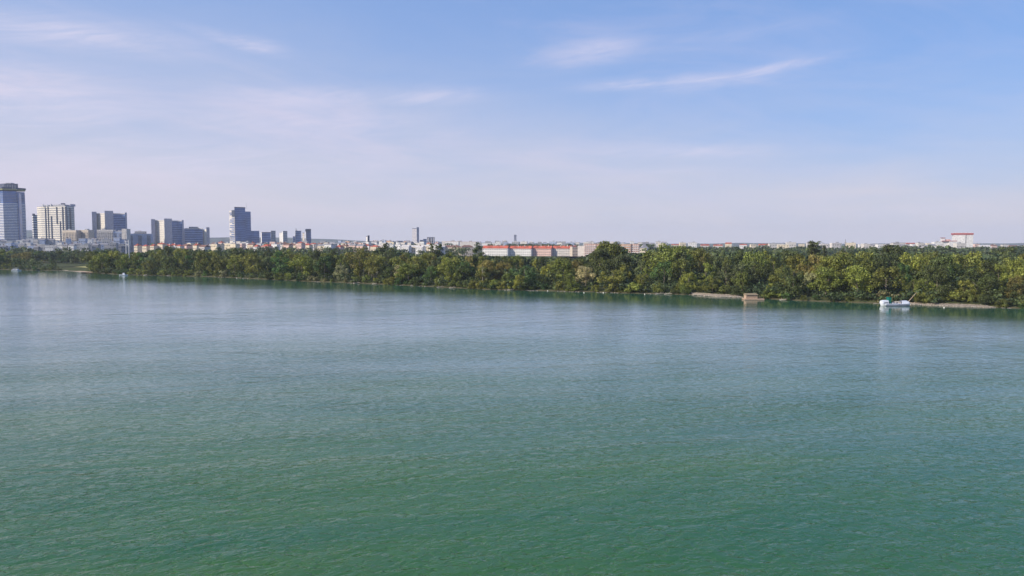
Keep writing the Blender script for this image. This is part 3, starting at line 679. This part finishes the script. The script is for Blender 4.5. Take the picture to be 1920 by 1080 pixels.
FRONT = [(-60, 484), (0, 483), (100, 488), (112, 492), (170, 478), (200, 475), (260, 484), (300, 478), (420, 486), (470, 490), (520, 482), (600, 486), (680, 480), (740, 486), (860, 488), (920, 494), (1000, 496), (1100, 503), (1200, 499), (1300, 500), (1380, 494), (1450, 508), (1520, 503), (1600, 494), (1700, 506), (1800, 508), (1920, 512), (2000, 512)]
g = random.Random(5)
count = 0
def wood_row(off, k, jit, spc, kinds, cols, row, wfr, skip=None, px0=-50, px1=1985):
    """one row of trees `off` metres behind the waterline; k = 0 front profile, 1 skyline profile"""
    global count
    px = px0
    while px < px1:
        s = shore(min(1985, max(-55, px))); 
        Y = s.y+off+g.uniform(-.25, .25)*off
        if off < 60: Y = s.y+off*(1.0+.3*g.uniform(-1, 1))
        step = spc/Y*F*g.uniform(.72, 1.28)
        if not (skip and skip(px)):
            big = g.random() < .13
            yt = lerp_tab(FRONT, px)*(1-k)+lerp_tab(SKYL, px)*k+g.uniform(-jit, jit)*.9+g.random()**2*jit*1.6
            if big and off < 80: yt -= 5
            if (112 < px < 168 and off < 100) or (15 < px < 168 and 20 < off < 100): Y += 150; yt = 471+g.uniform(0, 3)
            plant(g.choice(kinds), px, Y, yt, g.choice(cols), row, g.uniform(*wfr)*(1.35 if big else 1), g=g); count += 1
        px += step
# four rows of individual trees from the back to the front
wood_row(88, 1.0, 2.5, 14.5, ['broad', 'broad', 'tall'], ['olive', 'mid', 'dark', 'dark', 'blue', 'olive'], 'in the back row', (.6, .95))
wood_row(52, .82, 5, 12.0, ['broad', 'broad', 'tall'], ['olive', 'olive', 'mid', 'dark', 'blue', 'brown'], 'in the third row', (.62, .9))
wood_row(27, .48, 7, 11.0, ['broad', 'tall', 'broad', 'willow'], ['olive', 'mid', 'dark', 'deep', 'olive', 'blue', 'bright', 'brown'], 'in the second row', (.7, 1.1))
wood_row(10, .06, 13, 12.5, ['broad', 'willow', 'tall', 'broad'], ['olive', 'mid', 'dark', 'deep', 'bright', 'olive', 'dark', 'silver'], 'in the front row', (.75, 1.2), skip=lambda p: 112 < p < 168)

# trees the photo singles out
SPEC = [('poplar', 808, 560, 456.5, 'dark', 'dark column poplar, leftmost of the group by the yellow hall', 1.6), ('poplar', 818, 565, 459, 'dark', 'dark poplar, middle of the group by the yellow hall', 1.6),
        ('poplar', 825, 570, 458, 'dark', 'dark poplar, rightmost of the group by the yellow hall', 1.6), ('poplar', 896, 640, 454.5, 'dark', 'lone dark green column poplar left of the red roofs', 2.0),
        ('poplar', 1521, 520, 451.5, 'dark', 'left poplar of the dark trio above the wood', 1.7), ('poplar', 1526.5, 522, 453, 'dark', 'middle poplar of the dark trio above the wood', 1.5), ('poplar', 1533, 520, 452.5, 'dark', 'right poplar of the dark trio above the wood', 1.7),
        ('poplar', 1581, 480, 467, 'dark', 'narrow dark cypress-like tree under the lattice mast', 1.0), ('poplar', 1546, 500, 460, 'dark', 'slightly lower poplar just right of the dark trio', 1.2),
        ('tall', 722, 540, 457, 'dark', 'tall ragged dark tree rising between slim dark tower and slim pale tower', 1.0), ('tall', 624, 530, 466, 'dark', 'narrow dark tree rising right of the far city towers', .6),
        ('broad', 1147, 455, 456, 'olive', 'tall broad tree hiding the middle of the salmon apartment block', .95), ('broad', 1262, 420, 457, 'mid', 'large round tree on the skyline right of the grey gabled house', 1.0),
        ('willow', 749, 470, 495, 'silver', 'bushy silver willow at the waterline below the tall slim tower', .9), ('willow', 1518, 352, 508, 'silver', 'pale silvery willow with brownish tips near the waterline', .75),
        ('willow', 1393, 372, 492, 'blue', 'big grey-green willow behind the wooden raft hut', 1.0), ('willow', 1590, 358, 489, 'blue', 'broad grey-green tree left of the moored white boat', .95),
        ('willow', 1738, 325, 520, 'bright', 'yellowing leaning willow right of the moored white boat', 1.1), ('broad', 190, 640, 474, 'olive', 'big sunlit olive bush right of the little beach', 1.0),
        ('broad', 1070, 398, 514, 'bright', 'small bright yellow-green tree near the waterline below the red roofs', .8), ('broad', 975, 405, 516, 'bright', 'small lime green tree close to the waterline left of the white buoys', .9),
        ('willow', 1912, 308, 516, 'brown', 'bare-looking brown-grey shrubby tree at the right edge', .8), ('broad', 1868, 318, 534, 'bright', 'light green round bush at the right end of the stony bank', .9),
        ('broad', 608, 500, 482, 'deep', 'dense dark round tree below the far city towers', .9), ('broad', 98, 735, 489, 'dark', 'low dark round bush at the left side of the little beach', 1.0),
        ('broad', 1888, 600, 462, 'dark', 'large dark round tree on the right skyline', 1.2)]
for kind, px, Y, yt, ck, lb, wf in SPEC: plant(kind, px, Y, yt, ck, '', wf, label=lb, g=g)
# pale bare trunks in the gaps
for i, (px, top) in enumerate(((680, 500), (690, 498), (696, 501), (705, 503), (904, 499), (1716, 548))):
    s = shore(px); Y = s.y+7; e = tube('dead_tree', (0, 0, -.3), (.5, .2, zat(top, Y)-1), .16, .06, M['deadwood']); e.location = (at(px, Y), Y, 1)
    h = zat(top, Y)-1
    b_ = mesh('branch', *merge(tube_data((.3, .1, h*.55), (1.4, .3, h*.8), .08, .03, 5), tube_data((.3, .1, h*.68), (-.9, -.3, h*.95), .07, .03, 5)), M['deadwood'], e)
    later(e, 'pale bare trunk', px, 'at the waterline', 'dead tree', 'bare trunks at the waterline')
# shrubs hanging over the waterline
px = -45
while px < 1985:
    s = shore(px); Y = s.y+g.uniform(2.5, 6.5); step = 7.0/Y*F*g.uniform(.7, 1.3)
    if not (112 < px < 162 or 1302 < px < 1388 or 1391 < px < 1440 or 1762 < px < 1856 or 1708 < px < 1722):
        hh = g.uniform(2.6, 6.2)
        plant('shrub', px, Y-1.8, 0, g.choice(['olive', 'mid', 'dark', 'deep', 'bright', 'silver', 'olive', 'mid']), 'over the waterline', g.uniform(.8, 1.3), z0=.15, g=g, height=hh)
    px += step
for px in (1316, 1340, 1366, 1384, 1729, 1748, 1770, 1790, 1812, 1838, 1852):
    s = shore(px); plant('shrub', px, s.y+(2.5 if px in (1729, 1748, 1852, 1384) else g.uniform(7, 11)), 0, g.choice(['olive', 'dark', 'mid']), 'behind the stones', 1.1, z0=1.2, g=g, height=g.uniform(3, 5.5))

# ------------------------------------------------------------------ stuff: the wood farther back, undergrowth, far trees
def scatter_leaves(name, pts, label, cat, seed, nl, m=FARLEAF, squash=1.0):
    rg = np.random.default_rng(seed); Q = []
    for (x, y, z0, h, wd) in pts:
        nb = 7; c = np.stack([rg.uniform(-.42, .42, nb)*wd, rg.uniform(-.42, .42, nb)*wd, rg.uniform(.35, .82, nb)*h], 1)
        i = rg.integers(0, nb, nl); d = rg.normal(size=(nl, 3)); d[:, 2] += .3; d /= np.linalg.norm(d, axis=1)[:, None]
        P = c[i]+d*np.array([wd*.26, wd*.26, h*.20])*rg.uniform(.6, 1.1, nl)[:, None]
        P[:, 2] = np.clip(P[:, 2], 0, h)
        N = d+rg.normal(size=(nl, 3))*.5; N /= np.linalg.norm(N, axis=1)[:, None]
        U = np.cross(N, rg.normal(size=(nl, 3))); U /= np.linalg.norm(U, axis=1)[:, None]; Vv = np.cross(N, U)
        s = (max(h, wd)*.105*squash)*rg.uniform(.6, 1.3, nl)[:, None]
        P = P+np.array([x, y, z0]); Q.append(np.stack([P-U*s*.5-Vv*s*.35, P+U*s*.4-Vv*s*.5, P+U*s*.5+Vv*s*.4, P-U*s*.35+Vv*s*.5], 1))
    o = link(name, quads_mesh(name, np.concatenate(Q), m)); o['kind'] = 'stuff'; o['label'] = label; o['category'] = cat; return o
pts = []
for _ in range(1000):                              # continuation of the island wood
    px = g.uniform(-80, 2000); s = shore(min(1985, max(-55, px))); Y = s.y+g.uniform(115, 330)+(60 if px < 170 else 0)
    yt = lerp_tab(SKYL, px)+g.uniform(.5, 6); h = max(6, zat(yt, Y)-GZ); pts.append((at(px, Y), Y, GZ, h, h*g.uniform(.6, .9)))
scatter_leaves('island_wood', pts, 'dense green wood carrying on behind the rows of trees', 'wood', 3, 230)
pts = []
for _ in range(520):                               # trees far beyond, on the right more of them
    px = g.uniform(1200, 2000) if g.random() < .75 else g.uniform(560, 1240); Y = g.uniform(900, 2300)
    yt = 459.0+g.random()**.8*8+(2.5 if px < 1240 else 0)
    if 1780 < px < 1830 and Y < 1700: yt = max(yt, 463.5)
    if 900 < px < 1220: Y = max(Y, 1500); yt = 456.5+g.random()*2
    h = max(5, zat(yt, Y)-GZ); pts.append((at(px, Y), Y, GZ, h, h*g.uniform(.8, 1.6)))
scatter_leaves('far_woodland', pts, 'hazy dark tree belts between the far houses', 'wood', 4, 130, squash=1.1)
pts = []
for _ in range(70):
    px = g.uniform(-40, 880); Y = g.uniform(1150, 1290) if g.random() < .6 else g.uniform(1650, 2000); yt = g.uniform(461, 465) if Y < 1400 else g.uniform(454, 457)
    h = max(5, zat(yt, Y)-GZ); pts.append((at(px, Y), Y, GZ, h, h*g.uniform(.8, 1.3)))
scatter_leaves('town_greenery', pts, 'dark tree clumps among the houses on the left', 'wood', 6, 150)
pts = []
for _ in range(1500):                              # undergrowth under the trees
    px = g.uniform(-60, 1985); s = shore(px); off = g.uniform(.5, 60)
    if 112 < px < 168 or (80 < px < 168 and off > 10): continue
    if (1302 < px < 1388 or 1762 < px < 1856): off = max(off, 13)
    h = g.uniform(2.2, 6.5) if off < 20 else g.uniform(4, 11); Y = s.y+off; pts.append((at(px, Y), Y, .3 if off < 8 else 1.2, h, g.uniform(4, 8)))
scatter_leaves('undergrowth', pts, 'dark scrub filling the gaps under the trees', 'undergrowth', 8, 80)

# ------------------------------------------------------------------ banks, stones, driftwood
def bank(name, px0, px1, w0, hgt, m, seed):
    V, Fc = [], []; n = 40; rg = random.Random(seed); pr = [(-2.5, -.4), (-.8, .05), (.6, .45), (3, .8), (7, 1.0), (w0, 1.1)]
    for i in range(n+1):
        px = px0+(px1-px0)*i/n; s = shore(px); k = min(1, i/5, (n-i)/5)
        for off, z in pr: V.append((s.x, s.y-2.2*k+off+rg.uniform(-.4, .4), (z*hgt+rg.uniform(-.08, .08))*k+.4*(1-k) if off > 0 else z))
    q = len(pr)
    for i in range(n):
        for k in range(q-1): a_ = i*q+k; Fc.append([a_, a_+q, a_+q+1, a_+1])
    o = mesh(name, V, Fc, m, smooth=True); o['kind'] = 'structure'; return o
grav = mat('gravel', (.33, .27, .20), var=.3, scale=2.6); sand = mat('beach_sand', (.44, .33, .23), var=.2, scale=.5)
bank('gravel_bank', 1298, 1392, 5.5, 1.1, grav, 1); bank('stony_bank', 1704, 1862, 5.5, .8, grav, 2)
# little beach and its grass on the left
V = []; b0 = [shore(112+5*i) for i in range(13)]
for p in b0: V += [(p.x, p.y-2, -.2), (p.x, p.y+4, .5), (p.x, p.y+26, 1.6), (p.x, p.y+34, 2.15)]
Fc = [[i*4+k, i*4+4+k, i*4+5+k, i*4+1+k] for i in range(12) for k in range(3)]
o = mesh('beach', V, Fc, sand); o['kind'] = 'structure'
V = []
for p in b0: V += [(p.x-8, p.y+34, 2.16), (p.x-8, p.y+150, 4.0)]
o = mesh('meadow', V, [[i*2, i*2+2, i*2+3, i*2+1] for i in range(12)], mat('sunlit_grass', (.36, .33, .10), var=.2, scale=.3)); o['kind'] = 'structure'
V, Fc = [], []; rg = random.Random(9)
ico = [(0, 0, 1), (.9, 0, .3), (.28, .85, .35), (-.72, .53, .3), (-.72, -.53, .35), (.28, -.85, .3), (0, 0, -.6)]
icf = [[0, 1, 2], [0, 2, 3], [0, 3, 4], [0, 4, 5], [0, 5, 1], [6, 2, 1], [6, 3, 2], [6, 4, 3], [6, 5, 4], [6, 1, 5]]
def stones(n, px0, px1, o0, o1, r0, r1, z):
    for _ in range(n):
        px = rg.uniform(px0, px1); s = shore(px); r = rg.uniform(r0, r1); k = len(V); a = rg.uniform(0, 6); ca, sa = math.cos(a), math.sin(a); off = rg.uniform(o0, o1)
        for x, y, zz in ico:
            x *= r*rg.uniform(.7, 1.3); y *= r*rg.uniform(.7, 1.3); V.append((s.x+x*ca-y*sa, s.y+off+x*sa+y*ca, z+max(0, off)*.12+zz*r*.7))
        Fc.extend([[q+k for q in f] for f in icf])
stones(700, 1300, 1390, -3.4, 5, .12, .5, .15); stones(1000, 1706, 1860, -3.0, 4, .10, .42, .12)
for _ in range(22): q = rg.uniform(170, 1280 if _ % 2 else 1960); stones(12, q-9, q+9, -2.6, -.8, .12, .4, .0)
o = mesh('bank_stones', V, Fc, M['stone']); o['kind'] = 'stuff'; o['label'] = 'loose pale stones strewn along the river bank'; o['category'] = 'stones'
for px in (668, 702, 776, 826, 848, 957, 1236, 1252, 1470, 1688, 1712, 1744, 316, 273):
    s = shore(px); L = g.uniform(2, 5); a = g.uniform(-.4, .4)
    e = mesh('driftwood', *merge(tube_data((-L/2, 0, .1), (L/2, .6, .5), .20, .12), tube_data((0, .3, .3), (.6+L*.2, 1, 1.3), .09, .04, 5), tube_data((-L*.2, .1, .2), (-L*.35, .5, 1.0), .08, .03, 5)), M['deadwood'])
    e.location = (s.x, s.y-.8, 0); e.rotation_euler = (0, 0, a)
    later(e, 'bleached driftwood branch', px, 'at the waterline', 'driftwood', 'driftwood at the waterline')
# pale mooring buoys near the shore
bv = []; bf = []
for i in range(7):
    for j in range(10):
        ph = -math.pi/2+math.pi*i/6; th = 2*math.pi*j/10; bv.append((.27*math.cos(ph)*math.cos(th), .27*math.cos(ph)*math.sin(th), .10+.27*math.sin(ph)))
for i in range(6):
    for j in range(10): bf.append([i*10+j, i*10+(j+1) % 10, (i+1)*10+(j+1) % 10, (i+1)*10+j])
buoy_me = bpy.data.meshes.new('float'); buoy_me.from_pydata(bv, [], bf); buoy_me.materials.append(M['buoy'])
rv, rf = tube_data((0, 0, .34), (0, 0, .55), .05, .05, 6); ring_me = bpy.data.meshes.new('lifting_eye'); ring_me.from_pydata([tuple(q) for q in rv], [], rf); ring_me.materials.append(M['grey'])
for i, (px, py) in enumerate(((444, 521.5), (456, 522), (989, 543.5), (994, 543), (998.5, 543.8), (1003, 544.5), (1027, 545.5), (1095, 549), (1131.5, 549), (1209, 552), (1770, 577))):
    p = on_z(px, py); e = empty('buoy', (p.x, p.y, 0)); link('float', buoy_me, e); link('lifting_eye', ring_me, e)
    later(e, 'small pale buoy', px, 'afloat near the shore', 'buoy', 'pale buoys off the shore')

# ------------------------------------------------------------------ boats
def hull_data(L, B, Hh, bow=.25, stern=.06, n=14, sheer=.15):
    V, Fc = [], []; prof = [(0, 0), (.62, .0), (.92, .45), (1, 1)]
    for i in range(n+1):
        f = i/n; x = -L/2+L*f; k = 1
        if f > 1-bow: k = max(.04, 1-((f-(1-bow))/bow)**2)
        if f < stern: k = .75+.25*f/stern
        sh = 1+sheer*abs(2*f-1)**3; rake = (f-.5)*.12*L*0
        ring = [(x+(z*.10*L*bow*2 if f > .9 else -z*.03*L if f < .1 else 0), y*B/2*k, z*Hh*sh) for y, z in prof[::-1]] + [(x+(z*.10*L*bow*2 if f > .9 else -z*.03*L if f < .1 else 0), -y*B/2*k, z*Hh*sh) for y, z in prof[1:]]
        V += ring
    q = 7
    for i in range(n):
        for k in range(q-1): a_ = i*q+k; Fc.append([a_, a_+1, a_+q+1, a_+q])
        Fc.append([i*q, (i+1)*q, (i+1)*q+q-1, i*q+q-1])
    Fc.append(list(range(q))[::-1]); Fc.append([n*q+k for k in range(q)]); return V, Fc
p = on_z(1677, 573.2); e = empty('moored_boat', (p.x, p.y, -.12), R(2)); e.scale = (1, 1, 1.12)
L = 52*p.y/F
h_ = mesh('hull', *hull_data(L, 3.4, .95, .18, .12), M['boatwhite'], e); h_.scale = (-1, 1, 1)
mesh('rub_rail', *boxes_data([(-L*.44, L*.49, -1.76, -1.70, .80, .90)]), M['boatblue'], e)
mesh('waterline_stripe', *boxes_data([(-L*.40, L*.47, -1.70, -1.55, .10, .26)]), M['dark'], e)
def canopy(nm, x0, x1, z0, z1, m, hwid=1.4, flip=1):
    V = []; n = 7
    for x, k in ((x0, .86 if flip < 0 else 1), (x0*.75+x1*.25, 1), (x0*.25+x1*.75, 1), (x1, .8 if flip > 0 else 1)):
        for j in range(n):
            a = math.pi*j/(n-1); V.append((x, -math.cos(a)*hwid, z0+(z1-z0)*(.55+.45*math.sin(a))*k if 0 < j < n-1 else z0))
    Fc = [[i*n+j, (i+1)*n+j, (i+1)*n+j+1, i*n+j+1] for i in range(3) for j in range(n-1)]+[list(range(n)), [3*n+j for j in range(n)][::-1]]
    return mesh(nm, V, Fc, M[m], e)
c_ = canopy('stern_cabin', -L*.485, -L*.27, .96, 2.25, 'boatwhite', flip=-1); box('window', -L*.44, -L*.30, -1.42, -1.38, 1.15, 1.45, M['winglass'], c_)
c_ = canopy('bow_cabin', L*.235, L*.485, .96, 2.05, 'boatwhite', flip=1); box('door', L*.225, L*.234, -.9, .9, .96, 2.0, M['dark'], c_)
box('wheelhouse', -L*.262, -L*.165, -.95, .95, .97, 3.25, M['green'], e)
mesh('wheelhouse_roof', *boxes_data([(-L*.27, -L*.158, -1.02, 1.02, 3.253, 3.33)]), M['green'], e)
box('locker', -L*.12, L*.02, -1.2, 1.2, .97, 1.35, M['grey'], e); box('deck', -L*.15, L*.22, -1.45, 1.45, .93, .965, M['boatblue'], e)
mesh('cargo', *boxes_data([(0, L*.07, -.7, .1, 1.36, 1.7), (L*.09, L*.14, -.5, .4, .97, 1.75), (L*.16, L*.20, -.6, 0, .97, 1.5)]), M['beige'], e)
for x in (-L*.13, -L*.03, L*.07, L*.17):
    tube('railing_post', (x, -1.5, .96), (x, -1.5, 1.85), .03, .03, M['metal'], e)
tube('railing', (-L*.14, -1.5, 1.85), (L*.22, -1.5, 1.85), .03, .03, M['metal'], e)
tube('porthole', (L*.09, -1.72, .62), (L*.09, -1.66, .62), .16, .16, M['dark'], e)
tube('mooring_pole', (L*.47, .2, .9), (L*.47+5.2, 2.2, 5.0), .09, .07, M['wood'], e); tube('mooring_pole', (L*.49, .9, .9), (L*.49+5.4, 3.0, 4.9), .09, .07, M['wood'], e)
tag(e, 'long white moored work boat with green wheelhouse and pale end cabins', 'boat')
p = on_z(1413, 562.3); e = empty('raft_hut', (p.x, p.y, 0), R(1)); u = p.y/F
box('deck', -18*u, 18.5*u, -1.4, 3.2, .12, .62, M['wood'], e)
for k in range(4): tube('pontoon', (-17.5*u, -1.1+k*1.35, .08), (18*u, -1.1+k*1.35, .08), .28, .28, M['darkwood'], e)
hw = box('hut_wall', -15*u, 6.5*u, -.6, 2.6, .623, 2.35, M['wood'], e)
for k in range(3): box('wall_batten', -15*u, 6.5*u, -.66, -.603, 1.05+k*.55, 1.10+k*.55, M['darkwood'], hw)
mesh('roof', [(-16.5*u, -1.1, 2.36), (7.5*u, -1.1, 2.36), (7.5*u, 3.1, 2.36), (-16.5*u, 3.1, 2.36), (-15*u, 1, 3.0), (6*u, 1, 3.0)], [[0, 1, 5, 4], [1, 2, 5], [2, 3, 4, 5], [3, 0, 4], [3, 2, 1, 0]], M['thatch'], e)
box('doorway', 6.5*u, 6.5*u+.04, 0, 1.2, .63, 2.2, M['dark'], e)
for x in (9, 17): tube('porch_post', (x*u, -1.2, .62), (x*u, -1.2, 2.3), .06, .06, M['darkwood'], e)
box('porch_bench', 10*u, 15*u, .4, 1.1, .623, 1.1, M['darkwood'], e)
tag(e, 'pinkish wooden hut with reed roof on a raft at the bank', 'raft hut')
def small_boat(label, px, py, L, cabin, m='boatwhite', rz=0.0):
    p = on_z(px, py); e = empty('small_boat', (p.x, p.y, -.1), rz)
    mesh('hull', *hull_data(L, L*.36, .85, .35), M[m], e)
    if cabin == 'canopy':
        box('cabin', -L*.32, L*.18, -L*.14, L*.14, .9, 1.7, M['boatwhite'], e)
        for x in (-L*.3, L*.15):
            for y in (-1, 1): tube('canopy_post', (x, y*L*.13, 1.7), (x, y*L*.13, 2.5), .05, .05, M['metal'], e)
        box('canopy', -L*.36, L*.22, -L*.17, L*.17, 2.5, 2.62, M['boatwhite'], e); box('window', -L*.25, L*.1, -L*.142, -L*.139, 1.2, 1.55, M['winglass'], e)
    elif cabin == 'cabin':
        mesh('cabin', *prism_data([(-L*.1, -L*.13), (L*.2, -L*.13), (L*.2, L*.13), (-L*.1, L*.13)], .9, 2.3, [(-L*.07, -L*.11), (L*.12, -L*.11), (L*.12, L*.11), (-L*.07, L*.11)]), M['boatwhite'], e)
        box('windscreen', L*.171, L*.18, -L*.1, L*.1, 1.3, 1.9, M['winglass'], e)
    else:
        for x in (-L*.2, L*.12): box('bench', x-.15, x+.15, -L*.14, L*.14, .86, .93, M['wood'], e)
    tag(e, label, 'boat'); return e
small_boat('small white boat with a canopy near the left edge shore', 31, 507.6, 8.5, 'canopy')
small_boat('small white cabin boat lying below the pair of white masts', 232, 516.8, 6.5, 'cabin')
small_boat('dark reddish rowing boat beached right of the little beach, left one', 160, 512, 5.5, None, 'darkwood', .4)
small_boat('dark rowing boat beached beside the olive bush, right one', 168, 512.4, 5.0, None, 'darkwood', -.2)
# pale hut on stilts hidden in the trees above the moored boat
Y = 352; e = empty('stilt_hut', (at(1655, Y), Y, GZ)); zb = zat(513.5, Y)-GZ
for x in (-.9, .9):
    for y in (0, 1.6): tube('stilt', (x, y, -.5), (x, y, zb), .1, .08, M['darkwood'], e)
box('cabin', -1.3, 1.3, -.3, 1.9, zb, zb+1.3, M['white'], e); box('roof', -1.5, 1.5, -.5, 2.1, zb+1.303, zb+1.45, M['offwhite'], e); box('window', -.9, .5, -.33, -.303, zb+.45, zb+1.0, M['winglass'], e)
tag(e, 'tiny white hunting hut on stilts among the trees above the moored boat', 'hut')

# ------------------------------------------------------------------ summer haze
hm = bpy.data.materials.new('summer_haze'); hm.use_nodes = True; t = NT(hm.node_tree)
pv = t.n('ShaderNodeVolumePrincipled', {'Color': (.80, .86, 1.0, 1), 'Density': .00007, 'Anisotropy': .0})
out = t.n('ShaderNodeOutputMaterial'); t.t.links.new(pv.outputs[0], out.inputs['Volume'])
hb = box('haze', -9900, 9900, -900, 9300, -2.2, 215, hm); hb['kind'] = 'stuff'; hb['label'] = 'thin pale summer haze over river and city'; hb['category'] = 'haze'

finish_labels()
